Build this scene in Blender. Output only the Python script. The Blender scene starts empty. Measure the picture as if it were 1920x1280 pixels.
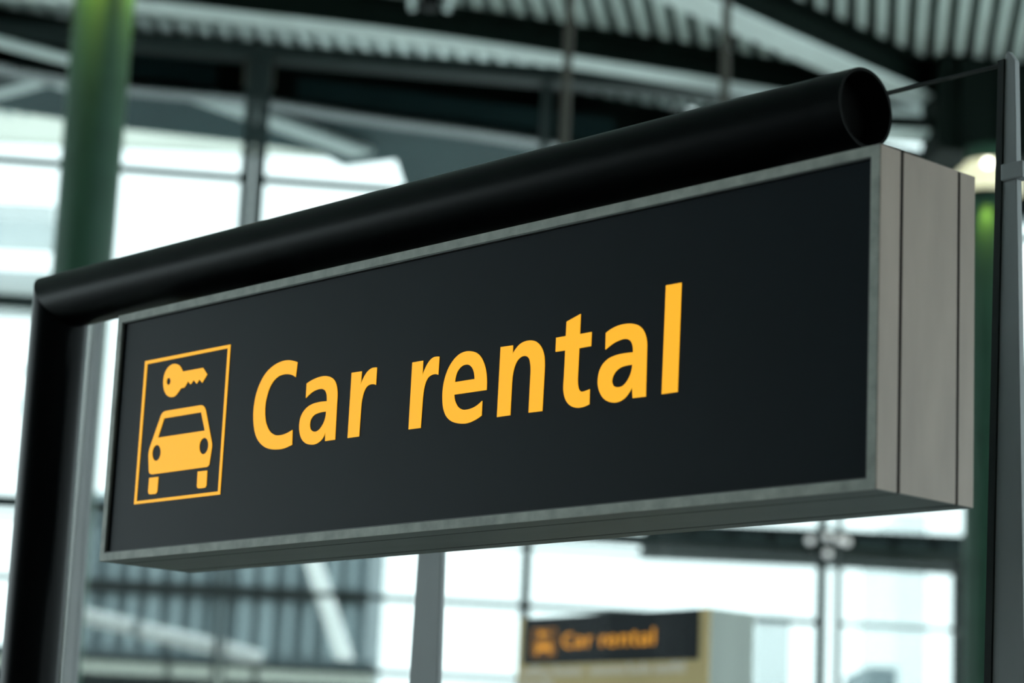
import bpy, bmesh, math, random
from mathutils import Vector, Matrix
random.seed(4)
S = bpy.context.scene
COL = S.collection

# ------------------------------------------------------------------ camera
Z0 = 2.14                                   # height of the sign's lower edge above the floor
F = 4496.17                                 # focal length in pixels of the 1920 x 1280 frame
yaw, pitch, roll = -0.836849, 0.201144, 0.0451984
CAM = Vector((4.07397, -2.59727, -0.48819 + Z0))
FW = Vector((math.sin(yaw) * math.cos(pitch), math.cos(yaw) * math.cos(pitch), math.sin(pitch)))
_r = Vector((math.cos(yaw), -math.sin(yaw), 0)); _u = _r.cross(FW)
RT = _r * math.cos(roll) + _u * math.sin(roll)
UP = -_r * math.sin(roll) + _u * math.cos(roll)
cam = bpy.data.cameras.new('camera'); cam.sensor_width = 36; cam.lens = F * 36 / 1920
cam.clip_start = 0.05; cam.clip_end = 500
cam.dof.use_dof = True; cam.dof.focus_distance = 4.12; cam.dof.aperture_fstop = 3.0
camo = bpy.data.objects.new('camera', cam); COL.objects.link(camo)
camo.matrix_world = Matrix(((RT.x, UP.x, -FW.x, CAM.x), (RT.y, UP.y, -FW.y, CAM.y), (RT.z, UP.z, -FW.z, CAM.z), (0, 0, 0, 1)))
S.camera = camo

# ------------------------------------------------------------------ light
w = bpy.data.worlds.new('overcast_sky'); S.world = w; w.use_nodes = True
bg = w.node_tree.nodes['Background']
bg.inputs[0].default_value = (0.80, 0.98, 1.0, 1); bg.inputs[1].default_value = 5.0
S.view_settings.view_transform = 'Standard'; S.view_settings.look = 'None'
S.view_settings.exposure = 0.0; S.view_settings.gamma = 1.0; S.view_settings.use_curve_mapping = False

# ------------------------------------------------------------------ helpers
H = Vector((FW.x, FW.y, 0)).normalized()    # hall axis pointing away from the viewer
R = Vector((H.y, -H.x, 0))                  # hall axis pointing right
def ray(x, y): return FW + RT * ((x - 960) / F) - UP * ((y - 640) / F)
def at_d(x, y, d):                          # point d metres into the hall
    q = ray(x, y); return CAM + q * (d / q.dot(H))
def at_z(x, y, z):                          # point on the level z metres above the eye
    q = ray(x, y); return CAM + q * (z / q.z)
def at_y(x, y, yy):                         # point on a plane parallel to the sign face
    q = ray(x, y); return CAM + q * ((yy - CAM.y) / q.y)
def hall(u, v, z): return Vector((CAM.x, CAM.y, 0)) + R * u + H * v + Vector((0, 0, z))
EYE = CAM.z

def mat(name, col, rough=0.5, metal=0.0, spec=0.5, emit=None, es=0.0, var=0.0, scale=30.0, stretch=(1, 1, 1), bump=0.0, coat=0.0):
    m = bpy.data.materials.new(name); m.use_nodes = True
    nt = m.node_tree; b = nt.nodes['Principled BSDF']
    b.inputs['Base Color'].default_value = (*col, 1); b.inputs['Roughness'].default_value = rough
    b.inputs['Metallic'].default_value = metal; b.inputs['Specular IOR Level'].default_value = spec
    b.inputs['Coat Weight'].default_value = coat
    if emit: b.inputs['Emission Color'].default_value = (*emit, 1); b.inputs['Emission Strength'].default_value = es
    if var or bump:
        tc = nt.nodes.new('ShaderNodeTexCoord'); mp = nt.nodes.new('ShaderNodeMapping'); mp.inputs['Scale'].default_value = stretch
        n = nt.nodes.new('ShaderNodeTexNoise'); n.inputs['Scale'].default_value = scale; n.inputs['Detail'].default_value = 4
        nt.links.new(tc.outputs['Object'], mp.inputs[0]); nt.links.new(mp.outputs[0], n.inputs['Vector'])
        if var:
            r = nt.nodes.new('ShaderNodeValToRGB')
            r.color_ramp.elements[0].position = 0.3; r.color_ramp.elements[1].position = 0.7
            r.color_ramp.elements[0].color = (*[c * (1 - var) for c in col], 1); r.color_ramp.elements[1].color = (*[min(1, c * (1 + var)) for c in col], 1)
            nt.links.new(n.outputs[0], r.inputs[0]); nt.links.new(r.outputs[0], b.inputs['Base Color'])
        if bump:
            bp = nt.nodes.new('ShaderNodeBump'); bp.inputs['Strength'].default_value = bump; bp.inputs['Distance'].default_value = 0.002
            nt.links.new(n.outputs[0], bp.inputs['Height']); nt.links.new(bp.outputs[0], b.inputs['Normal'])
    return m
def glass(name, tint, refl=1.0):
    m = bpy.data.materials.new(name); m.use_nodes = True; nt = m.node_tree
    nt.nodes.remove(nt.nodes['Principled BSDF']); out = nt.nodes['Material Output']
    t = nt.nodes.new('ShaderNodeBsdfTransparent'); t.inputs[0].default_value = (*tint, 1)
    g = nt.nodes.new('ShaderNodeBsdfGlossy'); g.inputs['Roughness'].default_value = 0.02; g.inputs[0].default_value = (refl, refl, refl, 1)
    f0 = nt.nodes.new('ShaderNodeLayerWeight'); f0.inputs[0].default_value = 0.5
    f1 = nt.nodes.new('ShaderNodeMath'); f1.operation = 'POWER'; f1.inputs[1].default_value = 5.0
    f = nt.nodes.new('ShaderNodeMath'); f.operation = 'MULTIPLY_ADD'; f.inputs[1].default_value = 0.96; f.inputs[2].default_value = 0.03
    nt.links.new(f0.outputs['Facing'], f1.inputs[0]); nt.links.new(f1.outputs[0], f.inputs[0])
    mx = nt.nodes.new('ShaderNodeMixShader')
    nt.links.new(f.outputs[0], mx.inputs[0]); nt.links.new(t.outputs[0], mx.inputs[1]); nt.links.new(g.outputs[0], mx.inputs[2])
    nt.links.new(mx.outputs[0], out.inputs[0]); return m

M = {
 'black_tube': mat('black_satin_paint', (0.0014, 0.0019, 0.0024), 0.32, spec=0.048, var=0.25, scale=9),
 'black_inside': mat('black_tube_inside', (0.003, 0.003, 0.003), 0.8, spec=0.1),
 'alu': mat('anodised_taupe_aluminium', (0.30, 0.223, 0.183), 0.45, metal=0.0, spec=0.3, var=0.10, scale=14, stretch=(1.5, 1.5, 0.35)),
 'alu_edge': mat('worn_aluminium_bezel', (0.42, 0.42, 0.385), 0.5, spec=0.3, var=0.22, scale=30),
 'alu_shaded': mat('shaded_grey_shell', (0.095, 0.10, 0.10), 0.5, spec=0.3, var=0.08, scale=14, stretch=(.3, 1.5, 1.5)),  # darker copy of the aluminium, carries the shade of the sign's underside
 'groove': mat('dark_joint', (0.008, 0.006, 0.006), 0.9, spec=0.1),
 'face': mat('dark_acrylic_face', (0.0080, 0.0120, 0.0165), 0.40, spec=0.062, var=0.06, scale=6),
 'yellow': mat('backlit_yellow_acrylic', (0.25, 0.12, 0.01), 0.5, spec=0.2, emit=(1.0, 0.475, 0.016), es=0.95),
 'yellow_far': mat('dim_backlit_yellow', (0.30, 0.14, 0.01), 0.5, spec=0.2, emit=(1.0, 0.40, 0.012), es=0.72),
 'post_grey': mat('grey_steel_post', (0.27, 0.275, 0.285), 0.5, spec=0.4, var=0.10, scale=5, stretch=(1, 1, .3)),
 'post_taupe': mat('grey_steel_dark_gasket', (0.018, 0.022, 0.022), 0.6, spec=0.2),
 'clear': glass('clear_screen_glass', (0.985, 0.992, 0.99), 0.03),
 'pane': glass('window_glass', (0.625, 0.635, 0.63), 0.05),
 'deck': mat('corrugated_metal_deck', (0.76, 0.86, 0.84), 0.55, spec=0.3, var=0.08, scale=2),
 'deck_shade': mat('shaded_deck_recess', (0.03, 0.045, 0.04), 0.9, spec=0.05),
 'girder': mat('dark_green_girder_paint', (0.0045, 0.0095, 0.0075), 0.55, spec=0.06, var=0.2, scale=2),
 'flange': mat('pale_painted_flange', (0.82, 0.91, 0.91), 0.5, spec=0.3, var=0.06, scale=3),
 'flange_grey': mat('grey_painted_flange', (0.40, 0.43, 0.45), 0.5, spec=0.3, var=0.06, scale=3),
 'green': mat('green_column_paint', (0.021, 0.064, 0.042), 0.4, spec=0.25, var=0.12, scale=3),
 'mullion': mat('dark_mullion', (0.018, 0.030, 0.030), 0.5, spec=0.3),
 'wall_dark': mat('dark_grey_wall', (0.34, 0.35, 0.35), 0.7, var=0.1, scale=1),
 'wall_warm': mat('warm_beige_wall', (0.40, 0.36, 0.31), 0.7, var=0.08, scale=1),
 'floor': mat('pale_stone_floor', (0.68, 0.68, 0.66), 0.4, spec=0.4, var=0.10, scale=1.2),
 'asphalt': mat('pale_forecourt', (0.72, 0.72, 0.70), 0.8, var=0.1, scale=0.4),
 'lamp': mat('cream_lamp_glass', (0.8, 0.78, 0.6), 0.5, emit=(1.0, 0.95, 0.62), es=.82),
 'globe': mat('white_globe_glass', (.8, .82, .84), 0.3, emit=(.95, .98, 1.0), es=.5),
 'bulb': mat('lit_bulb', (1, 1, 0.9), 0.5, emit=(1.0, 0.97, 0.80), es=9.0),
 'rod': mat('taupe_rod', (0.075, 0.07, 0.06), 0.6, spec=0.2),
 'slate': mat('slate_soffit', (0.030, 0.070, 0.078), 0.6, spec=0.2, var=0.15, scale=1.0),
 'strut': mat('pale_strut', (0.80, 0.90, 0.90), 0.5),
 'cream': mat('cream_fascia', (0.78, 0.80, 0.72), 0.7, var=0.06, scale=1),
 'wall_grey': mat('blue_grey_cladding', (0.14, 0.185, 0.205), 0.6, var=0.08, scale=0.6),
 'fin': mat('pale_blue_grey_fin', (0.25, 0.31, 0.335), 0.6, var=0.08, scale=0.6),
 'bridge': mat('dark_bridge_cladding', (0.008, 0.012, 0.012), 0.6, spec=0.1, var=0.4, scale=0.5),
 'white': mat('white_paint', (0.95, 0.95, 0.95), 0.5, var=0.04, scale=2),
 'pale': mat('pale_cladding', (0.84, 0.88, 0.89), 0.6, var=0.05, scale=0.4),
 'beige': mat('beige_board', (0.80, 0.58, 0.28), 0.6, spec=0.3, var=0.05, scale=4),
 'sidegrey': mat('grey_green_side', (0.42, 0.45, 0.415), 0.5, var=0.06, scale=3, stretch=(3, 3, .2)),
 'pink': mat('pale_pink_lettering', (0.95, 0.80, 0.66), 0.6),
}

def tag(o, label=None, cat=None, group=None, kind=None):
    if label: o['label'] = label
    if cat: o['category'] = cat
    if group: o['group'] = group
    if kind: o['kind'] = kind
    return o
def empty(name, loc=(0, 0, 0), parent=None):
    o = bpy.data.objects.new(name, None); COL.objects.link(o); o.location = loc; o.empty_display_size = 0.1
    if parent: put(o, parent)
    return o
def put(o, parent):                                   # things carry a location; their meshes are built in world space
    o.parent = parent
    if parent.parent is None: o.matrix_parent_inverse = Matrix.Translation(-parent.location)
    return o
def mesh_obj(name, verts, faces, m, parent=None, smooth=False):
    me = bpy.data.meshes.new(name); me.from_pydata([tuple(v) for v in verts], [], faces); me.update()
    bm = bmesh.new(); bm.from_mesh(me); bmesh.ops.recalc_face_normals(bm, faces=bm.faces); bm.to_mesh(me); bm.free()
    me.materials.append(m)
    if smooth:
        for p in me.polygons: p.use_smooth = True
        me.set_sharp_from_angle(angle=math.radians(40))
    o = bpy.data.objects.new(name, me); COL.objects.link(o)
    if parent: put(o, parent)
    return o
class MB:                                             # collects several shapes for one mesh
    def __init__(s): s.v = []; s.f = []
    def add(s, v, f): n = len(s.v); s.v += [Vector(p) for p in v]; s.f += [tuple(i + n for i in q) for q in f]; return s
    def box(s, c, a, b, e):                           # corner, three edge vectors
        c, a, b, e = map(Vector, (c, a, b, e))
        v = [c, c + a, c + a + b, c + b]; v += [p + e for p in v]
        return s.add(v, [(0, 1, 2, 3), (4, 5, 6, 7), (0, 1, 5, 4), (1, 2, 6, 5), (2, 3, 7, 6), (3, 0, 4, 7)])
    def bx(s, x0, x1, y0, y1, z0, z1): return s.box((x0, y0, z0), (x1 - x0, 0, 0), (0, y1 - y0, 0), (0, 0, z1 - z0))
    def bar(s, p, q, wd, th, up=Vector((0, 0, 1))):   # rectangular bar from p to q
        p, q = Vector(p), Vector(q); d = (q - p).normalized(); a = d.cross(up).normalized() * wd; b = a.cross(d).normalized() * th
        return s.box(p - a / 2 - b / 2, a, b, q - p)
    def tube(s, p, q, r, n=24, r2=None, caps=True):
        p, q = Vector(p), Vector(q); d = (q - p).normalized(); a = d.orthogonal().normalized(); b = d.cross(a); r2 = r if r2 is None else r2
        v = []; 
        for c, rr in ((p, r), (q, r2)):
            for i in range(n): t = 2 * math.pi * i / n; v.append(c + a * math.cos(t) * rr + b * math.sin(t) * rr)
        f = [(i, (i + 1) % n, n + (i + 1) % n, n + i) for i in range(n)]
        if caps: f += [tuple(range(n)), tuple(range(n, 2 * n))]
        return s.add(v, f)
    def lathe(s, c, prof, n=32):                      # closed loop or open profile of (r, z) about a vertical axis
        v = []; k = len(prof)
        for i in range(n):
            t = 2 * math.pi * i / n
            for r, z in prof: v.append(Vector(c) + Vector((r * math.cos(t), r * math.sin(t), z)))
        f = [(i * k + j, i * k + j + 1, ((i + 1) % n) * k + j + 1, ((i + 1) % n) * k + j) for i in range(n) for j in range(k - 1)]
        return s.add(v, f)
    def prism(s, pts, e):                             # polygon extruded by e
        n = len(pts); v = [Vector(p) for p in pts]; v += [p + Vector(e) for p in v]
        return s.add(v, [tuple(range(n)), tuple(range(n, 2 * n))] + [(i, (i + 1) % n, n + (i + 1) % n, n + i) for i in range(n)])
    def build(s, name, m, parent=None, smooth=False, bevel=0):
        o = mesh_obj(name, s.v, s.f, m, parent, smooth)
        if bevel:
            b = o.modifiers.new('bevel', 'BEVEL'); b.width = bevel; b.segments = 2; b.limit_method = 'ANGLE'
        return o

# ================================================================== SETTING
DECK = 8.44                                 # underside of the roof deck above the eye
ZD = EYE + DECK
FR = math.radians(7)                        # the window wall runs seven degrees off square
FX = (R * math.cos(FR) + H * math.sin(FR)); FN = (H * math.cos(FR) - R * math.sin(FR))
FO = hall(-2.88, 25.0, 0)                   # foot of a mullion of the window wall
def fac(s, z, off=0.0): return FO + FX * s + FN * off + Vector((0, 0, z))
def s_of(x, y):                             # distance along the window wall seen at a pixel, and its height
    q = ray(x, y); t = (FO - CAM).dot(FN) / q.dot(FN); P = CAM + q * t
    return (P - FO).dot(FX), P.z

mb = MB(); mb.box(hall(-40, -25, -0.2), R * 80, H * 51.5, (0, 0, 0.2))
tag(mb.build('floor', M['floor']), kind='structure')
mb = MB(); mb.box(hall(-150, -120, -0.5), R * 300, H * 300, (0, 0, 0.25))
tag(mb.build('ground', M['asphalt']), kind='structure')

# unseen solid walls beside and behind the viewer, added to shape the sign's light; the remaining sides are glazed
mb = MB(); mb.box(hall(-20, -16, 0), R * -.3, H * 21.5, (0, 0, ZD - .01))
tag(mb.build('wall_left', M['wall_dark']), kind='structure')
mb = MB(); mb.box(hall(-20, -16, 0), R * 42, H * -.3, (0, 0, ZD - .01))
tag(mb.build('wall_back', M['wall_warm']), kind='structure')
def side_glazing(name, u, v0, v1):
    e = empty(name, hall(u, v0, 0)); tag(e, kind='structure'); n = max(2, int((v1 - v0) / 3.3)); st_ = (v1 - v0) / n
    for k in range(n + 1): MB().box(hall(u - .05, v0 + k * st_ - .04, 0), R * .1, H * .08, (0, 0, ZD - .01)).build('mullion', M['mullion'], e)
    for z in (1.1, 3.2, 5.3, 7.4, 9.5): MB().box(hall(u - .04, v0, z), R * .08, H * (v1 - v0), (0, 0, .06)).build('transom', M['mullion'], e)
side_glazing('window_2', -20.1, 5.6, 23.0); side_glazing('window_3', 22.0, -15.8, 26.5)

# roof deck: corrugated sheets, five ribs each
RA = math.radians(8.5)
DV = H * math.cos(RA) + R * math.sin(RA); DU = R * math.cos(RA) - H * math.sin(RA)
ceil = empty('ceiling', hall(0, 5, ZD)); tag(ceil, kind='structure')
P_ = 0.21; prof = []
for i in range(5):
    prof += [(i * P_, 0), (i * P_ + .085, 0), (i * P_ + .10, .17), (i * P_ + .195, .17)]
prof.append((5 * P_, 0))
y0_, y1_ = -22.0, 22.6
v = []; 
for a, z in prof: v += [DU * a + DV * y0_ + Vector((0, 0, z)), DU * a + DV * y1_ + Vector((0, 0, z))]
fs = [(2 * i, 2 * i + 1, 2 * i + 3, 2 * i + 2) for i in range(len(prof) - 1)]
sheet = mesh_obj('deck_sheet', v, fs, M['deck']); sheet.data.materials.append(M['deck_shade'])
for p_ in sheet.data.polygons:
    if min(sheet.data.vertices[i].co.z for i in p_.vertices) > .1: p_.material_index = 1      # shade of the recesses painted in as a dark colour
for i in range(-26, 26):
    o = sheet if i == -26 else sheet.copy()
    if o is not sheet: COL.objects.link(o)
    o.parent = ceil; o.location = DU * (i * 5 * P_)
mb = MB(); mb.box(hall(-36, -17, ZD + .25) , R * 72, H * 45, (0, 0, .15))
tag(mb.build('roof_cover', M['girder'], ceil), None)

# window wall: mullions, transoms, panes
win = empty('window_1', fac(0, 0)); tag(win, kind='structure')
SP = 3.30
EX = 3                                      # bays added beyond the left of the picture
MS = [-5 * SP, -4 * SP, -3 * SP, -2 * SP, -SP, 0.0, s_of(985, 1100)[0], s_of(1540, 1100)[0], s_of(1540, 1100)[0] + 3.3, s_of(1540, 1100)[0] + 6.6, s_of(1540, 1100)[0] + 9.9]
ZT = [s_of(440, 1246)[1], s_of(440, 1105)[1], s_of(1060, 1031)[1], s_of(10, 940)[1], s_of(30, 565)[1], s_of(440, 333)[1]]
ZHEAD = s_of(465, 101)[1]; ZS = s_of(300, 1268)[1]
def vbar(s, z0, z1, wd, dp, name='mullion'):
    b = MB().box(fac(s - wd / 2, z0, -dp / 2), FX * wd, FN * dp, (0, 0, z1 - z0)); return b.build(name, M['mullion'], win)
for i, s in enumerate(MS):
    if i == EX + 2:
        vbar(s - .045, 0, ZHEAD, .055, .16); vbar(s + .05, 0, ZHEAD, .035, .16)
        for o_, w_ in ((-.066, .120), (.073, .130)):
            MB().box(fac(s + o_ - w_ / 2, ZT[4], -.14), FX * w_, FN * .055, (0, 0, ZHEAD - ZT[4])).build('mullion_cover', M['mullion'], win)
    elif i == EX + 4: vbar(s, 0, ZHEAD, .075, .16); vbar(s + .185, 0, ZHEAD, .045, .12)
    else: vbar(s, 0, ZHEAD, .085, .16)
def hbar(s0, s1, z, th, dp, name='transom', off=0.0):
    b = MB().box(fac(s0, z - th / 2, off - dp / 2), FX * (s1 - s0), FN * dp, (0, 0, th)); return b.build(name, M['mullion'], win)
TH = [.05, .055, .03, .13, .14, .07]
for i in range(len(MS) - 1):
    a = MS[i] + .040 + (.0285 if i == EX + 2 else 0) + (.166 if i == EX + 4 else 0); b = MS[i + 1] - .036 - (.0375 if i + 1 == EX + 2 else 0)
    for z, th in zip(ZT, TH):
        if i >= EX + 4 and abs(z - ZT[1]) < .01: th = .04
        hbar(a, b, z, th, .10)
    hbar(a, b, (ZS) / 2, ZS, .12, 'sill_panel')
    lev = sorted([(z, t) for z, t in zip(ZT, TH)] + [(ZHEAD, .14), (ZS, 0.0)])
    for (z0, t0), (z1, t1) in zip(lev[:-1], lev[1:]):
        za, zb = z0 + t0 / 2, z1 - t1 / 2
        MB().box(fac(a, za, -.012), FX * (b - a), FN * .024, (0, 0, zb - za)).build('pane', M['pane'], win)
for s_, w_ in ((MS[EX + 2] + .0075, .05), (MS[EX + 4] + .10, .125)):                 # slots between the paired mullions
    MB().box(fac(s_ - w_ / 2, 0, -.012), FX * w_, FN * .024, (0, 0, ZHEAD - .08)).build('pane', M['pane'], win)
for sx in (-.165, .115):
    MB().box(fac(MS[EX + 2] + sx, ZHEAD - .40, -.10), FX * .05, FN * .04, (0, 0, .32)).build('head_bracket', M['rod'], win)
hbar(MS[0], MS[-1], ZHEAD, .16, .30, 'head_rail', -.05)

# ================================================================== ROOF GIRDERS
def smooth_line(P, n=8):
    out = []
    Q = [P[0] * 2 - P[1]] + P + [P[-1] * 2 - P[-2]]
    for i in range(1, len(Q) - 2):
        for k in range(n):
            t = k / n; a, b, c, d = Q[i - 1], Q[i], Q[i + 1], Q[i + 2]
            out.append(.5 * ((2 * b) + (c - a) * t + (2 * a - 5 * b + 4 * c - d) * t * t + (3 * b - a - 3 * c + d) * t ** 3))
    out.append(P[-1]); return out
def sweep(line, half, z0, z1, off=0.0):       # upright band following a plan line
    mb = MB(); L = []; n = len(line)
    for i, p in enumerate(line):
        d = (line[min(i + 1, n - 1)] - line[max(i - 1, 0)]); d.z = 0; d.normalize(); s = Vector((d.y, -d.x, 0))
        L.append((p + s * (off - half), p + s * (off + half)))
    v = []
    for a, b in L:
        for q in (a, b):
            v.append(Vector((q.x, q.y, z0))); v.append(Vector((q.x, q.y, z1)))
    f = []
    for i in range(n - 1):
        k = 4 * i; f += [(k, k + 4, k + 5, k + 1), (k + 2, k + 6, k + 7, k + 3), (k, k + 4, k + 6, k + 2), (k + 1, k + 5, k + 7, k + 3)]
    f += [(0, 1, 3, 2), (4 * n - 4, 4 * n - 3, 4 * n - 1, 4 * n - 2)]
    return mb.add(v, f)
def girder(pix, zb, wid, label, ledge=False, ext=(0, 0), top=None, fl='flange'):
    P = [at_z(x, y, zb) for x, y in pix]
    if ext[0]: P.insert(0, P[0] + (P[0] - P[1]).normalized() * ext[0])
    if ext[1]: P.append(P[-1] + (P[-1] - P[-2]).normalized() * ext[1])
    L = smooth_line(P); top = ZD if top is None else top
    e = empty('roof_girder', (L[0].x, L[0].y, EYE + zb)); tag(e, label, 'roof beam')
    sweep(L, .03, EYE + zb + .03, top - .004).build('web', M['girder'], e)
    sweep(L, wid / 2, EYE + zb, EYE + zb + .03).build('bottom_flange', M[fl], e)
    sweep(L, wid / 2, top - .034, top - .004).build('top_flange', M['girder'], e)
    return e, L
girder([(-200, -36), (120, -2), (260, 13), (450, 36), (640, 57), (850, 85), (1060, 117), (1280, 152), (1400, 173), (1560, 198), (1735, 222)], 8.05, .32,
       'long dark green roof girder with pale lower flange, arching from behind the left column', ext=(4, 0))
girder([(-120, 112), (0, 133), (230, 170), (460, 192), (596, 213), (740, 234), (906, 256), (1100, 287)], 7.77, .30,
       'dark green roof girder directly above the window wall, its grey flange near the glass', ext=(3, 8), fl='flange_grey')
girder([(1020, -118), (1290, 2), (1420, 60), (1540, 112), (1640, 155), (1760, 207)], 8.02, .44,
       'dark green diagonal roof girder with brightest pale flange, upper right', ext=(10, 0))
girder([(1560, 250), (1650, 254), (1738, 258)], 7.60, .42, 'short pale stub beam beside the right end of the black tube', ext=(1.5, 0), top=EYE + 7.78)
# deep node girder over the right-hand column
P = at_z(1744, 296, 7.34); Q = at_z(2100, 330, 7.34)
e = empty('node_girder', (P.x, P.y, P.z)); tag(e, 'deep black-green box girder above the lamp of the right column', 'roof beam')
L = [P + (Q - P) * t for t in (0, .33, .66, 1.6)]
sweep(L, .28, EYE + 7.38, ZD - .004).build('box_web', M['girder'], e)
sweep(L, .36, EYE + 7.34, EYE + 7.38).build('bottom_plate', M['girder'], e)
for k in range(5):
    p = P + (Q - P) * (.1 + k * .22)
    d = (Q - P).normalized(); s = Vector((d.y, -d.x, 0)); s.z = 0
    MB().box(p + s * .28 + Vector((0, 0, .04)), d * .03, s * .08, (0, 0, DECK - 7.40)).build('stiffener', M['girder'], e)

# diagonal brace by the left column
e = MB().tube(at_d(-80, 58, 23.9), at_d(135, 114, 24.3), .055, 16).build('roof_brace', M['strut'], smooth=True)
tag(e, 'grey round roof brace left of the green column, sloping down to it', 'brace')

# ceiling rods
def rod(x, ytop, ybot, d, label):
    a = at_d(x, ytop, d); b = at_d(x, ybot, d)
    top = Vector((a.x, a.y, ZD)); e = empty('hanging_rod', top); tag(e, label, 'rod', 'rods hanging from the roof')
    MB().tube(top, Vector((a.x, a.y, b.z)), .034, 16).build('shaft', M['rod'], e, True)
    MB().tube(top - Vector((0, 0, .03)), top, .09, 16).build('ceiling_plate', M['rod'], e, True)
    MB().tube(Vector((a.x, a.y, b.z - .04)), Vector((a.x, a.y, b.z)), .05, 16).build('end_collar', M['rod'], e, True)
rod(1064, 120, 520, 17.0, 'thin taupe rod hanging from the roof, left of the two above the tube')
rod(1361, 90, 460, 17.0, 'thin taupe rod hanging from the roof, nearer the open tube end')

# spotlight on yoke under the roof
p = at_d(806, 12, 21.5)
e = empty('ceiling_spotlight', (p.x, p.y, ZD)); tag(e, 'black ceiling spotlight in a pale forked bracket at the top edge', 'spotlight')
MB().tube(p + Vector((0, 0, -.02)), p + Vector((0, 0, .16)), .085, 20, .10).build('lamp_housing', M['black_tube'], e, True)
for sx in (-1, 1):
    MB().bar(p + R * (.16 * sx) + Vector((0, 0, -.04)), p + R * (.22 * sx) + Vector((0, 0, .28)), .06, .05, H).build('bracket_arm', M['strut'], e)
MB().bar(p + R * -.25 + Vector((0, 0, .28)), p + R * .25 + Vector((0, 0, .28)), .05, .05, H).build('yoke', M['strut'], e)
MB().tube(Vector((p.x, p.y, p.z + .28)), Vector((p.x, p.y, ZD)), .03, 12).build('stem', M['rod'], e, True)

# ================================================================== GREEN COLUMNS AND THEIR LAMPS
def column(x, y, d, r, zl, label, lamp_label, ztop=None, power=70):
    p = at_d(x, y, d); b = Vector((p.x, p.y, 0))
    e = empty('green_column', b); tag(e, label, 'column', 'round green columns')
    MB().tube(b, b + Vector((0, 0, (ztop or ZD) - .002)), r, 48).build('shaft', M['green'], e, True)
    MB().lathe(b, [(r, 0), (r + .09, 0), (r + .09, .10), (r + .02, .14), (r, .14)], 40).build('base_collar', M['girder'], e, True)
    c = b + Vector((0, 0, zl))
    l = empty('column_lamp', c); tag(l, lamp_label, 'lamp', 'ring lamps around the green columns')
    R1 = .355
    MB().lathe(c, [(r + .004, .02), (R1 - .02, 0), (R1, .03), (R1, .20), (R1 - .04, .265), (R1 - .10, .30), (r + .004, .345)], 48).build('lamp_shade', M['lamp'], l, True)
    MB().lathe(c, [(r + .002, -.05), (r + .03, -.05), (r + .03, .019), (r + .002, .019)], 40).build('lower_ring', M['girder'], l, True)
    q = c + (Vector((CAM.x, CAM.y, 0)) - Vector((c.x, c.y, 0))).normalized() * (R1 - .03) + Vector((0, 0, .262))
    me = bpy.data.meshes.new('bulb'); bm = bmesh.new(); bmesh.ops.create_uvsphere(bm, u_segments=16, v_segments=10, radius=.045); bm.to_mesh(me); bm.free()
    me.materials.append(M['bulb']); o = bpy.data.objects.new('bulb', me); COL.objects.link(o); o.location = q; put(o, l)
    for k in range(4):
        t = k * math.pi / 2 + .6
        li = bpy.data.lights.new('column_downlight', 'SPOT'); li.energy = power; li.color = (1.0, .84, .14); li.spot_size = math.radians(70); li.spot_blend = .8; li.shadow_soft_size = .04
        lo = bpy.data.objects.new('column_downlight', li); COL.objects.link(lo); n = Vector((math.cos(t), math.sin(t), 0))
        lo.location = c + n * (r + .10) - Vector((0, 0, .07))
        lo.rotation_euler = (-n * .10 + Vector((0, 0, -1))).to_track_quat('-Z', 'Y').to_euler(); put(lo, l)
    return e
zl = at_d(1851, 366, 24.6).z
column(1852, 400, 24.6, .235, zl, 'bright green round column behind the right end of the sign, lamp at its top', 'cream glowing ring lamp around the column behind the sign, right edge', EYE + 7.34)
column(176, 240, 18.0, .235, zl, 'thick dark green round column at the upper left, passing behind the tube', 'ring lamp around the left green column, just above the picture', power=300)

# ================================================================== MAIN SIGN
W, SH, D = 1.9625, .5, .2233
sg = empty('hanging_sign', (W / 2, D / 2, Z0)); tag(sg, 'large dark lightbox sign reading Car rental with yellow car-and-key pictogram', 'sign')
BZ, RC = .016, .007
def ring(x0, x1, z0, z1, w, y0, y1):
    m = MB(); O = [(x0, z0), (x1, z0), (x1, z1), (x0, z1)]; I = [(x0 + w, z0 + w), (x1 - w, z0 + w), (x1 - w, z1 - w), (x0 + w, z1 - w)]
    v = [(x, y0, z) for x, z in O] + [(x, y0, z) for x, z in I] + [(x, y1, z) for x, z in O] + [(x, y1, z) for x, z in I]
    f = []
    for i in range(4):
        j = (i + 1) % 4; f += [(i, j, 4 + j, 4 + i), (8 + i, 8 + j, 12 + j, 12 + i), (i, j, 8 + j, 8 + i), (4 + i, 4 + j, 12 + j, 12 + i)]
    return m.add(v, f)
D1, D2, G = .047, .181, .0055
ring(0, W, Z0, Z0 + SH, BZ, .0025, D1).build('front_frame', M['alu_shaded'], sg)
ring(0, W, Z0, Z0 + SH, BZ, 0, .0025).build('bezel', M['alu_edge'], sg, bevel=.0008)
ring(BZ, W - BZ, Z0 + BZ, Z0 + SH - BZ, .0022, .0015, RC).build('bezel_lip', M['alu_shaded'], sg)
MB().bx(.0006, W + .0004, D1, D1 + G, Z0 + .0006, Z0 + SH - .001).build('front_joint', M['groove'], sg)
MB().bx(0, W, D1 + G, D2, Z0, Z0 + SH).build('cabinet_body', M['alu_shaded'], sg, bevel=.001)
MB().bx(.0006, W + .0004, D2, D2 + G, Z0 + .0006, Z0 + SH - .001).build('rear_joint', M['groove'], sg)
ring(0, W, Z0, Z0 + SH, BZ, D2 + G, D).build('rear_frame', M['alu_shaded'], sg, bevel=.0015)
MB().bx(BZ, W - BZ, D - RC - .004, D - RC, Z0 + BZ, Z0 + SH - BZ).build('rear_panel', M['face'], sg)
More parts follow.
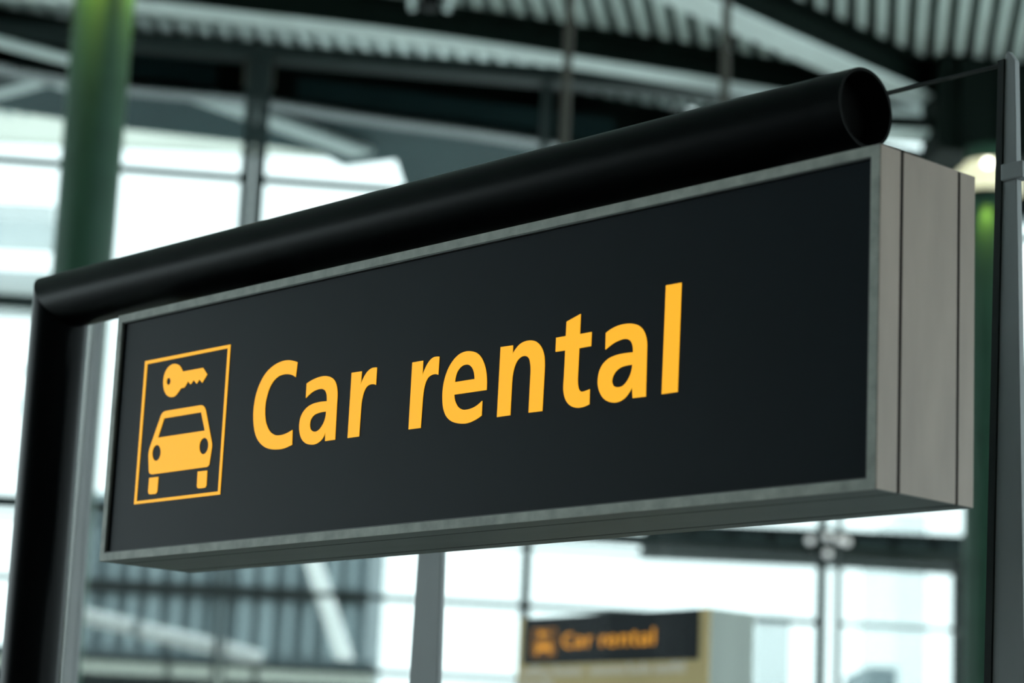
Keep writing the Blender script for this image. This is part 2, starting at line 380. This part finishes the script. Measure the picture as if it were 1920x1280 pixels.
ring(BZ, W - BZ, Z0 + BZ, Z0 + SH - BZ, .003, RC - .001, RC + .004).build('panel_gasket', M['groove'], sg)
face = MB().bx(BZ + .003, W - BZ - .003, RC, RC + .004, Z0 + BZ + .003, Z0 + SH - BZ - .003).build('face_panel', M['face'], sg)
# end caps of the cabinet: warm sheet coloured as lit, against the shaded shell, one per band
MB().bx(W, W + .0012, .001, D1 - .001, Z0 + .001, Z0 + SH - .001).build('end_plate', M['alu'], sg)
MB().bx(W, W + .0012, D1 + G + .0005, D2 - .0005, Z0 + .001, Z0 + SH - .001).build('end_plate', M['alu'], sg)
MB().bx(W, W + .0012, D2 + G, D - .001, Z0 + .001, Z0 + SH - .001).build('end_plate', M['alu'], sg)

# ---- lettering, traced in the plane of the face
def spline(pts):
    """pts: (x, y) smooth or (x, y, 1) corner -> dense closed polygon"""
    n = len(pts); out = []
    def P(i): return Vector(pts[i % n][:2])
    def C(i): return len(pts[i % n]) > 2
    for i in range(n):
        b, c = P(i), P(i + 1)
        if C(i) and C(i + 1): out.append(b); continue
        a = P(i - 1) if not C(i) else b - (c - b) * .0 - (P(i + 2) - c) * 0
        d = P(i + 2) if not C(i + 1) else c
        if C(i): a = b * 2 - c if False else b
        L = (c - b).length
        def tang(p, q, r_):
            t = (r_ - p); return t.normalized() * L if t.length > 1e-9 else (c - b)
        m0 = tang(a, b, c) if not C(i) else None
        m1 = tang(b, c, d) if not C(i + 1) else None
        if m0 is None: m0 = ((c - b) * 1.5 - m1 * .5)
        if m1 is None: m1 = ((c - b) * 1.5 - m0 * .5)
        for k in range(5):
            t = k / 5; t2, t3 = t * t, t ** 3
            out.append(b * (2 * t3 - 3 * t2 + 1) + m0 * (t3 - 2 * t2 + t) + c * (-2 * t3 + 3 * t2) + m1 * (t3 - t2))
    return out
def ell(cx, cy, rx, ry, lean=0): return [(cx + rx * math.cos(t) + lean * math.sin(t), cy - ry * math.sin(t)) for t in [2 * math.pi * i / 14 for i in range(14)]]
K = 1
A = (460, 640, 1513 / 260); B = (750, 570, 1485 / 290); Cc = (1020, 520, 1378 / 280); PG = (230, 630, 853 / 220)
GLY = [
 ('letter', 'C', A, [[(567,225,K),(520,210),(470,204),(400,216),(320,255),(240,325),(175,425),(125,550),(97,680),(87,800),(92,920),(112,1020),(150,1095),(210,1150),(270,1172),(330,1177),(400,1170),(450,1153),(507,1125,K),(512,965,K),(450,1000),(400,1018),(350,1024),(310,1015),(270,985),(240,935),(220,870),(212,780),(217,680),(235,590),(265,500),(310,425),(360,380),(410,360),(460,355),(510,365),(547,387,K)]]),
 ('letter', 'a', A, [[(668,460,K),(720,425),(790,393),(860,377),(910,382),(950,402),(980,440),(997,500),(1002,570),(998,660,K),(976,1070,K),(869,1085,K),(873,985,K),(850,1040),(815,1085),(765,1117),(715,1124),(665,1113),(625,1080),(600,1030),(588,960),(590,890),(605,820),(640,755),(690,705),(750,675),(820,658),(889,651,K),(889,610),(885,570),(870,535),(848,520),(820,516),(780,525),(735,547),(700,575),(660,615,K)],
   [(881,763,K),(830,770),(780,785),(745,805),(715,845),(703,890),(703,930),(715,965),(745,983),(775,980),(805,960),(835,920),(860,870),(875,815)]]),
 ('letter', 'r', A, [[(1160,341,K),(1269,325,K),(1256,475,K),(1275,425),(1300,375),(1335,325),(1375,293),(1405,284),(1434,283,K),(1422,472,K),(1395,465),(1365,467),(1330,485),(1300,530),(1280,590),(1265,670),(1258,750,K),(1238,1035,K),(1115,1052,K)]]),
 ('letter', 'r', B, [[(118,560,K),(220,542,K),(213,690,K),(235,630),(262,575),(295,530),(330,507),(376,503,K),(365,677,K),(335,671),(300,680),(268,705),(243,755),(227,820),(215,920,K),(196,1187,K),(81,1202,K)]]),
 ('letter', 'e', B, [[(828,823,K),(831,760),(829,690),(820,620),(800,555),(770,500),(730,465),(680,452),(630,454),(570,480),(510,540),(460,625),(425,730),(409,830),(407,920),(415,1000),(440,1070),(480,1115),(530,1138),(590,1146),(650,1140),(720,1110),(781,1068,K),(788,927,K),(740,970),(690,998),(640,1012),(600,1012),(560,990),(535,950),(522,910),(519,868,K)],
   [(525,748,K),(532,700),(548,650),(575,610),(605,587),(640,579),(670,587),(695,615),(710,655),(716,718,K)]]),
 ('letter', 'n', B, [[(966,412,K),(1083,395,K),(1079,480,K),(1110,430),(1150,385),(1200,357),(1255,348),(1300,357),(1340,390),(1368,440),(1383,500),(1387,570),(1384,660,K),(1364,1025,K),(1234,1041,K),(1252,680,K),(1254,620),(1250,570),(1240,525),(1220,502),(1190,496),(1155,510),(1120,550),(1095,610),(1080,680),(1072,760,K),(1056,1065,K),(930,1083,K)]]),
 ('letter', 't', Cc, [[(208,408,K),(337,336,K),(329,522,K),(438,502,K),(432,632,K),(323,652,K),(309,930,K),(311,990),(320,1030),(335,1050),(355,1053),(385,1045),(420,1030,K),(416,1168,K),(370,1190),(320,1201),(280,1198),(240,1180),(205,1140),(185,1085),(178,1020),(183,930,K),(196,672,K),(106,685,K),(112,556,K),(201,540,K)]]),
 ('letter', 'a', Cc, [[(570,512,K),(620,475),(690,442),(760,427),(820,427),(870,442),(910,478),(935,530),(947,590),(948,660,K),(937,1098,K),(817,1112,K),(812,1010,K),(785,1060),(740,1115),(690,1145),(640,1154),(590,1143),(545,1112),(512,1055),(496,990),(498,920),(515,850),(550,790),(605,742),(680,712),(750,698),(821,690,K),(820,650),(812,610),(795,582),(770,569),(740,566),(700,577),(650,600),(610,628),(566,665,K)],
   [(815,803,K),(760,812),(710,828),(665,862),(638,905),(626,950),(632,985),(650,1006),(685,1012),(720,1002),(755,970),(785,920),(805,865)]]),
 ('letter', 'l', Cc, [[(1125,73,K),(1268,47,K),(1231,1055,K),(1085,1076,K)]]),
 ('pictogram_frame', '', PG, [[(163,182,K),(783,60,K),(706,1150,K),(82,1222,K)], [(178,203,K),(764,87,K),(692,1128,K),(99,1200,K)]]),
 ('key_symbol', '', PG, [[(436,257,K),(583,230,K),(613,277,K),(577,338,K),(557,313,K),(537,345,K),(515,318,K),(493,350,K),(475,327,K),(447,373,K),(422,378,K),(400,410),(375,437),(345,442),(320,428),(302,395),(295,350),(298,300),(312,255),(340,217),(375,201),(410,212)],
   [(340,304),(348,320),(346,340),(334,354),(323,350),(318,332),(322,312),(331,303)]]),
 ('car_symbol', '', PG, [[(320,542,K),(562,502,K),(578,503),(592,514),(603,540,K),(640,740,K),(647,780),(646,810,K),(630,915,K),(624,938),(609,950,K),(212,1004,K),(197,998),(190,980,K),(187,870,K),(190,840),(200,800,K),(270,600,K),(283,567),(300,549)],
   [(300,597,K),(570,552,K),(597,686,K),(255,738,K)], ell(245,848,31,58,4), ell(589,798,33,60,5)]),
 ('car_symbol_wheel', '', PG, [[(193,1030,K),(258,1022,K),(250,1120,K),(244,1138),(232,1146,K),(197,1149,K),(188,1142),(185,1125,K)]]),
 ('car_symbol_wheel', '', PG, [[(545,984,K),(613,976,K),(607,1080,K),(599,1097),(582,1103,K),(552,1106,K),(542,1100),(539,1085,K)]]),
]
YF = RC - .0012
def flat_mesh(loops, name, ext):                     # loops in metres (x, z) -> thin solid plate, facing -y
    cu = bpy.data.curves.new(name, 'CURVE'); cu.dimensions = '2D'; cu.fill_mode = 'BOTH'; cu.extrude = ext
    for lp in loops:
        sp = cu.splines.new('POLY'); sp.points.add(len(lp) - 1); sp.use_cyclic_u = True
        for p_, q_ in zip(sp.points, lp): p_.co = (q_[0], q_[1], 0, 1)
    o = bpy.data.objects.new(name, cu); COL.objects.link(o)
    me = bpy.data.meshes.new_from_object(o.evaluated_get(bpy.context.evaluated_depsgraph_get()))
    COL.objects.unlink(o); bpy.data.objects.remove(o)
    me.transform(Matrix(((1, 0, 0, 0), (0, 0, -1, 0), (0, 1, 0, 0), (0, 0, 0, 1)))); me.name = name
    me.materials.clear(); return me
GM = []
for name, ch, (ox, oy, sc), loops in GLY:
    LL = []
    for lp in loops:
        q = spline(lp); LL.append([(P.x, P.z - Z0) for P in (at_y(ox + a.x / sc, oy + a.y / sc, YF) for a in q)])
    me = flat_mesh(LL, name, .0006); GM.append((name, ch, me))
    o = bpy.data.objects.new(name, me); me.materials.append(M['yellow']); COL.objects.link(o); o.location = (0, RC - .0007, Z0); put(o, face)
    if name == 'letter': o['label'] = 'yellow backlit letter ' + ch

# ================================================================== TUBE STAND
TY, TZ, TR = .1, Z0 + .5985, .0625; PX, XE = -.388, 1.853
st = empty('sign_stand', (PX, TY, 0)); tag(st, 'black round steel stand, post at the left with mitred tube over the sign', 'sign stand')
n = 64; v = []; f = []
for i in range(n):                                   # mitred elbow: post below, tube to the right
    t = 2 * math.pi * i / n; c_, s_ = math.cos(t) * TR, math.sin(t) * TR
    v += [(XE, TY + s_, TZ + c_), (PX - c_, TY + s_, TZ + c_)]
f = [(2 * i, 2 * i + 1, 2 * ((i + 1) % n) + 1, 2 * ((i + 1) % n)) for i in range(n)]
tb = mesh_obj('tube', v, f, M['black_tube'], st, True)
v = []
for i in range(n):
    t = 2 * math.pi * i / n; c_, s_ = math.cos(t) * TR, math.sin(t) * TR
    v += [(PX - c_, TY + s_, .02), (PX - c_, TY + s_, TZ + c_)]
mesh_obj('post', v, f, M['black_tube'], st, True)
MB().tube((PX, TY, 0), (PX, TY, .02), .14, 40).build('base_plate', M['black_tube'], st, True)
# rim and recessed end plate of the open tube end
v = []; prof = [(TR, 0), (TR - .005, .0), (TR - .005, -.05), (0.0005, -.05)]
for i in range(n):
    t = 2 * math.pi * i / n
    for r_, dx in prof: v.append((XE + dx, TY + r_ * math.sin(t), TZ + r_ * math.cos(t)))
f = [(4 * i + j, 4 * i + j + 1, 4 * ((i + 1) % n) + j + 1, 4 * ((i + 1) % n) + j) for i in range(n) for j in range(3)]
mesh_obj('end_recess', v, f, M['black_inside'], st, True)
MB().tube((XE - .075, TY, TZ), (XE - .060, TY, TZ), TR + .0006, 64, caps=False).build('weld_band', M['black_tube'], st, True)
for x in (.35, 1.6):
    MB().bx(x - .04, x + .04, TY - .01, TY + .03, Z0 + SH, TZ - TR + .006).build('hanger_block', M['black_inside'], st)

# ================================================================== GLASS SCREEN BEHIND THE SIGN
YS = 1.0
gs = empty('glass_screen', (0, YS, 0)); tag(gs, 'frameless clear glass screen on tapered grey steel posts behind the sign', 'glass screen')
ZT_ = Z0 + .992                                      # top of the posts
def tpost(c, w0, w1):                                # flat post tapering towards the top
    b = MB().prism([(c - w1 / 2, YS - .008, 0), (c + w1 / 2, YS - .008, 0), (c + w0 / 2, YS - .008, ZT_ - .01), (c - w0 / 2 + .006, YS - .008, ZT_ + .012), (c - w0 / 2, YS - .008, ZT_ + .006)], (0, .016, 0))
    return b.build('post', M['post_grey'], gs, bevel=.002)
tpost(1.467, .022, .150); tpost(-.158, .040, .200); tpost(-1.670, .032, .105)
MB().prism([(1.375, YS - .012, 0), (1.392, YS - .012, 0), (1.4555, YS - .012, Z0 + .988), (1.442, YS - .012, Z0 + .988)], (0, .02, 0)).build('gasket', M['post_taupe'], gs)
MB().bx(1.450, 1.500, YS - .014, YS + .014, Z0 + .748, Z0 + .781).build('clamp', M['post_grey'], gs, bevel=.003)
MB().prism([(-1.748, YS - .010, 0), (-1.724, YS - .010, 0), (-1.687, YS - .010, ZT_ - .01), (-1.707, YS - .010, ZT_ - .01)], (0, .02, 0)).build('edge_glint', M['white'], gs)  # white strip paints in the bright reflection along the left post
for xa, xb, xc, xd in ((-1.53, -.27, -.20, -1.61), (-.045, 1.370, 1.440, -.125)):
    MB().prism([(xa, YS - .005, .05), (xb, YS - .005, .05), (xc, YS - .005, Z0 + .978), (xd, YS - .005, Z0 + .978)], (0, .010, 0)).build('glass_pane', M['clear'], gs)
MB().bx(-1.62, 1.440, YS - .006, YS + .006, Z0 + .9785, Z0 + .9835).build('glass_top_edge', M['post_taupe'], gs)
MB().bx(-1.9, 1.75, YS - .05, YS + .05, 0, .05).build('floor_channel', M['post_grey'], gs)

# ================================================================== SECOND CAR RENTAL SIGN
KS = .47
d2 = 12.0
P0 = at_d(1330, 1139, d2); P1 = at_d(974, 1161, d2)
# front face: right top edge P0, direction along the front found from the visible slope
ax_w = .96
q = ray(974, 1159); tt = (P0.z - CAM.z) / q.z; PL = CAM + q * tt    # same height as P0: true 3D run of the top edge
fx = (P0 - PL); WP = fx.length; fx.normalize(); fn = Vector((fx.y, -fx.x, 0))      # fn points to the viewer
if fn.dot(H) > 0: fn = -fn
print('pylon width', WP, 'angle', math.degrees(math.acos(max(-1, min(1, fx.dot(R))))))
ztop = P0.z
pyl = empty('rental_pylon', (PL.x, PL.y, 0)); tag(pyl, 'blurred smaller beige pylon with dark Car rental header, below the main sign', 'sign')
def pyp(a, b, z): return Vector((PL.x, PL.y, 0)) + fx * a - fn * b + Vector((0, 0, z))
DP = .33
MB().box(pyp(0, .012, 0), fx * (WP - .003), -fn * (DP - .012), (0, 0, ztop)).build('cabinet', M['sidegrey'], pyl, bevel=.004)
hz = ztop - .022; hh = .232
hx0, hx1 = .032 * WP, .955 * WP
hp = MB().box(pyp(hx0, -.004, hz - hh), fx * (hx1 - hx0), -fn * .014, (0, 0, hh)).build('header_panel', M['face'], pyl)
MB().box(pyp(0, 0, 0), fx * WP, -fn * .012, (0, 0, hz - hh)).build('lower_board', M['beige'], pyl)
MB().box(pyp(0, 0, hz - hh), fx * hx0, -fn * .012, (0, 0, ztop - hz + hh)).build('side_strip', M['beige'], pyl)
MB().box(pyp(hx1, 0, hz - hh), fx * (WP - hx1), -fn * .012, (0, 0, ztop - hz + hh)).build('side_strip', M['beige'], pyl)
MB().box(pyp(hx0, 0, hz), fx * (hx1 - hx0), -fn * .012, (0, 0, ztop - hz)).build('top_strip', M['face'], pyl)
sc = (hx1 - hx0) / (W - 2 * BZ); 
scz = hh / (SH - 2 * BZ)
# letters are attached to the cabinet sharing the meshes of the main sign
for name, ch, me in GM:
    m2 = me.copy(); m2.materials.clear(); m2.materials.append(M['yellow_far'])
    o = bpy.data.objects.new(name, m2); COL.objects.link(o)
    sx = sc * .93; sz = scz * 1.0
    org = pyp(hx0 + .012, -.0055, hz - hh - BZ * scz)
    mt = Matrix(((fx.x * sx, -fn.x * .6, 0, org.x), (fx.y * sx, -fn.y * .6, 0, org.y), (0, 0, sz, org.z), (0, 0, 0, 1)))
    m2.transform(mt); put(o, hp)
    if name == 'letter': o['label'] = 'orange letter ' + ch + ' on the pylon header'
# illegible small print under the header: two lines of pale strokes
def small_line(x0, x1, words, zc, h):
    for a, b in words:
        mb = MB(); n_ = max(3, int((b - a) * 62)); 
        for i in range(n_):
            u = (a + (b - a) * (i + .15) / n_) * WP; hgt = h * random.choice((.62, .62, .7, 1.0)); wd_ = (b - a) / n_ * .86 * WP
            mb.box(pyp(u, -.002, zc - h * .4), fx * wd_, -fn * .002, (0, 0, hgt))
        mb.build('small_print', M['pink'], pyl)
lh = .055
small_line(0, 1, [(.03, .19), (.205, .36), (.40, .59), (.60, .72), (.735, .89)], hz - hh - .040, lh)
small_line(0, 1, [(.02, .20)], hz - hh - .105, lh)
MB().tube(pyp(.17 * WP, DP + .02, ztop + .005), pyp(.50 * WP, DP + .02, ztop - .002), .028, 20).build('rear_tube', M['black_tube'], pyl, True)
MB().tube(pyp(.2 * WP, DP - .02, ztop - .03), pyp(.2 * WP, DP + .03, ztop - .03), .02, 12).build('tube_bracket', M['black_tube'], pyl, True)
MB().tube(pyp(.45 * WP, DP - .02, ztop - .03), pyp(.45 * WP, DP + .03, ztop - .03), .02, 12).build('tube_bracket', M['black_tube'], pyl, True)

# ================================================================== OUTSIDE THE WINDOWS
# canopy over the forecourt, its dark underside seen through the top windows
ZC = 7.9
far = [(-200, 183), (0, 206), (240, 243), (460, 268), (600, 288), (645, 312), (742, 300), (765, 372), (1150, 440)]
near = [(1150, 262), (-200, 84)]
pts = [at_z(x, y, ZC) for x, y in far + near]
cn = empty('forecourt_canopy', tuple(pts[0])); tag(cn, 'slate-coloured canopy outside the top windows with pale struts beneath', 'canopy')
MB().prism(pts, (0, 0, .25)).build('soffit', M['slate'], cn)
def strut(a, b, wd, z=ZC - .09): 
    MB().bar(at_z(*a, z), at_z(*b, z), wd, .06).build('strut', M['strut'], cn)
strut((380, 181), (682, 287), .36); strut((-60, 188), (88, 149), .22); strut((88, 149), (150, 168), .20)

# cream fascia beyond
def block(name, x0, x1, y0, y1, d, depth, m, label, cat, to_ground=False, parent=None):
    a = at_d(x0, (y0 + y1) / 2, d); b = at_d(x1, (y0 + y1) / 2, d); xm = (x0 + x1) / 2
    zt = at_d(xm, y0, d).z; zb = -.25 if to_ground else at_d(xm, y1, d).z
    a.z = b.z = zb; ux = (a - CAM).dot(R); uu = (b - CAM).dot(R)
    o = MB().box(hall(ux, d, zb), R * (uu - ux), H * depth, (0, 0, zt - zb)).build(name, m, parent)
    if label: tag(o, label, cat)
    return o, ux, uu, zb, zt
# link roof: cream fascia slab on columns
lr = empty('link_roof', tuple(at_d(300, 250, 40))); tag(lr, 'cream flat roof edge outside, beneath the slate canopy', 'roof')
o, ua, ub, zb, zt = block('fascia', -260, 610, 215, 268, 40, .35, M['cream'], None, None, parent=lr)
o.data.transform(Matrix.Translation((0, 0, 0)))
q = at_d(150, 268, 40.18)
MB().tube(Vector((q.x, q.y, -.25)), Vector((q.x, q.y, zb)), .16, 16).build('support', M['white'], lr, True)
# blue-grey building with vertical fins
ob = empty('finned_building', tuple(at_d(420, 1100, 45))); tag(ob, 'blue-grey building with vertical fins outside, beneath the left of the sign', 'building')
_, ua, ub, zb, zt = block('wall', 110, 690, 950, 1275, 45, 6, M['wall_grey'], None, None, True, ob)
u = ua + .1; k = 0
while u < ub - .2:
    wv_ = random.choice((.14, .18, .24)); MB().box(hall(u, 44.86, 0), R * wv_, H * .14, (0, 0, zt)).build('fin', M['fin'], ob)
    u += .40 * random.choice((.9, 1.0, 1.15))
for y0_, y1_ in ((1096, 1120), (1228, 1248)):
    z0_, z1_ = at_d(420, y1_, 44.8).z, at_d(420, y0_, 44.8).z
    MB().box(hall(ua, 44.80, z0_), R * (ub - ua), H * .06, (0, 0, z1_ - z0_)).build('spandrel', M['bridge'], ob)
MB().box(hall(ua, 44.8, zt), R * (ub - ua), H * 6.2, (0, 0, .15)).build('parapet', M['fin'], ob)
# diagonal white brace in front of it
br = MB().tube(at_d(583, 1040, 41), at_d(668, 1300, 41), .14, 20).build('diagonal_prop', M['white'], smooth=True)
tag(br, 'white diagonal prop outside, leaning across the finned building', 'prop')
p = at_d(668, 1300, 41)
# white pipe in three lengths
pp = empty('white_pipeline', tuple(at_d(300, 1180, 34))); tag(pp, 'white sloping pipe in lengths outside the window, lower left', 'pipe')
for a, b in (((120, 1146), (252, 1176)), ((262, 1180), (402, 1212)), ((412, 1214), (490, 1236))):
    MB().tube(at_d(*a, 34), at_d(*b, 34), .11, 20).build('pipe_length', M['white'], pp, True)
for x, y in ((257, 1178), (407, 1213)):
    MB().tube(at_d(x - 4, y - 1, 34), at_d(x + 4, y + 1, 34), .125, 20).build('coupling', M['wall_grey'], pp, True)
for x, y in ((150, 1160), (318, 1198), (480, 1238)):
    q = at_d(x, y, 34.0); MB().bar(Vector((q.x, q.y, -.25)), q, .07, .07, H).build('support_leg', M['mullion'], pp)
# low cream wall with dark coping
lw = empty('low_wall', tuple(at_d(400, 1250, 36))); tag(lw, 'cream wall with dark coping outside along the bottom left', 'wall')
_, ua, ub, zb, zt = block('wall_face', -200, 700, 1234, 1275, 36, .4, M['cream'], None, None, True, lw)
MB().box(hall(ua, 35.95, zt), R * (ub - ua), H * .5, (0, 0, .12)).build('coping', M['wall_grey'], lw)
# footbridge
fb = empty('footbridge', tuple(at_d(1500, 1010, 36))); tag(fb, 'dark enclosed footbridge outside crossing under the right of the sign', 'bridge')
_, ua, ub, zb, zt = block('bridge_body', 1216, 1905, 992, 1034, 36, 2.2, M['bridge'], None, None, False, fb)
for k in range(9):
    u = ua + (ub - ua) * (k + .12) / 9
    MB().box(hall(u, 35.97, zb + .07), R * ((ub - ua) / 9 * .76), H * .03, (0, 0, (zt - zb) * .48)).build('bridge_window', M['mullion'], fb)
for u in (ub - .6,):
    MB().bar(hall(u, 37, -.25), hall(u, 37, zb), .3, .3, H).build('bridge_pier', M['bridge'], fb)
block('tower_building', 1680, 1738, 962, 1275, 60, 6, M['pale'], 'slim pale tower outside, just left of the right green column', 'building', True)
block('gate_building', 1418, 1482, 1152, 1275, 48, 4, M['pale'], 'pale narrow block outside, right of the second sign', 'building', True)
block('kiosk_building', 1628, 1682, 1250, 1275, 44, 3, M['fin'], 'small grey block outside at the bottom, left of the tower', 'building', True)
# slab with pale grey edge at the far left, and a mast
sl = empty('balcony_slab', tuple(at_d(0, 515, 33))); tag(sl, 'pale grey balcony slab outside, level with the tube elbow', 'balcony')
_, ua, ub, zb, zt = block('slab_edge', -220, 92, 502, 528, 33, 2.5, M['pale'], None, None, False, sl)
for k in range(4): MB().bar(hall(ua + .1 + k * .72, 33.2, -.25), hall(ua + .1 + k * .72, 33.2, zb), .03, .03, H).build('slab_hanger', M['strut'], sl) if k in (0,) else None
sl2, *_ = block('upper_balcony_slab', -220, 100, 376, 408, 33.5, 2.0, M['pale'], 'pale upper balcony slab outside, left of the green column', 'balcony')
ms = empty('light_mast', tuple(at_d(16, 760, 38))); tag(ms, 'grey lighting mast with boxes outside, left of the black post', 'mast')
b = at_d(16, 1279, 38); t = at_d(16, 695, 38)
MB().tube((b.x, b.y, -.25), (b.x, b.y, t.z), .06, 12).build('pole', M['wall_grey'], ms, True)
MB().box(Vector((b.x, b.y, t.z)) - R * .22, R * .44, H * .2, (0, 0, .07)).build('lamp_head', M['girder'], ms)
for y, wv_, hv in ((742, .30, .35), (800, .22, .40), (858, .26, .25)):
    q = at_d(16, y, 38); MB().box(Vector((b.x, b.y, q.z - hv)) - R * wv_ / 2 - H * .08, R * wv_, H * .16, (0, 0, hv)).build('equipment_box', M['wall_grey'], ms)
# small globe lamps on a bracket by the mullion under the right of the sign
gl = empty('globe_lamp_bracket', tuple(at_d(1552, 1020, 25.2))); tag(gl, 'cluster of small white globe lamps on the mullion under the right of the sign', 'lamp')
pts = [at_d(x, y, 25.2) for x, y in ((1519, 1013), (1552, 1006), (1574, 1012), (1588, 1016), (1552, 1038))]
me = bpy.data.meshes.new('globe'); bm = bmesh.new(); bmesh.ops.create_uvsphere(bm, u_segments=16, v_segments=10, radius=.042); bm.to_mesh(me); bm.free(); me.materials.append(M['globe'])
for c in pts:
    o = bpy.data.objects.new('globe', me); COL.objects.link(o); o.location = c; put(o, gl)
cz = pts[1] + Vector((0, 0, -.10)) + FN * .55
for c in pts:
    MB().tube(c, cz, .012, 8).build('arm', M['mullion'], gl, True)
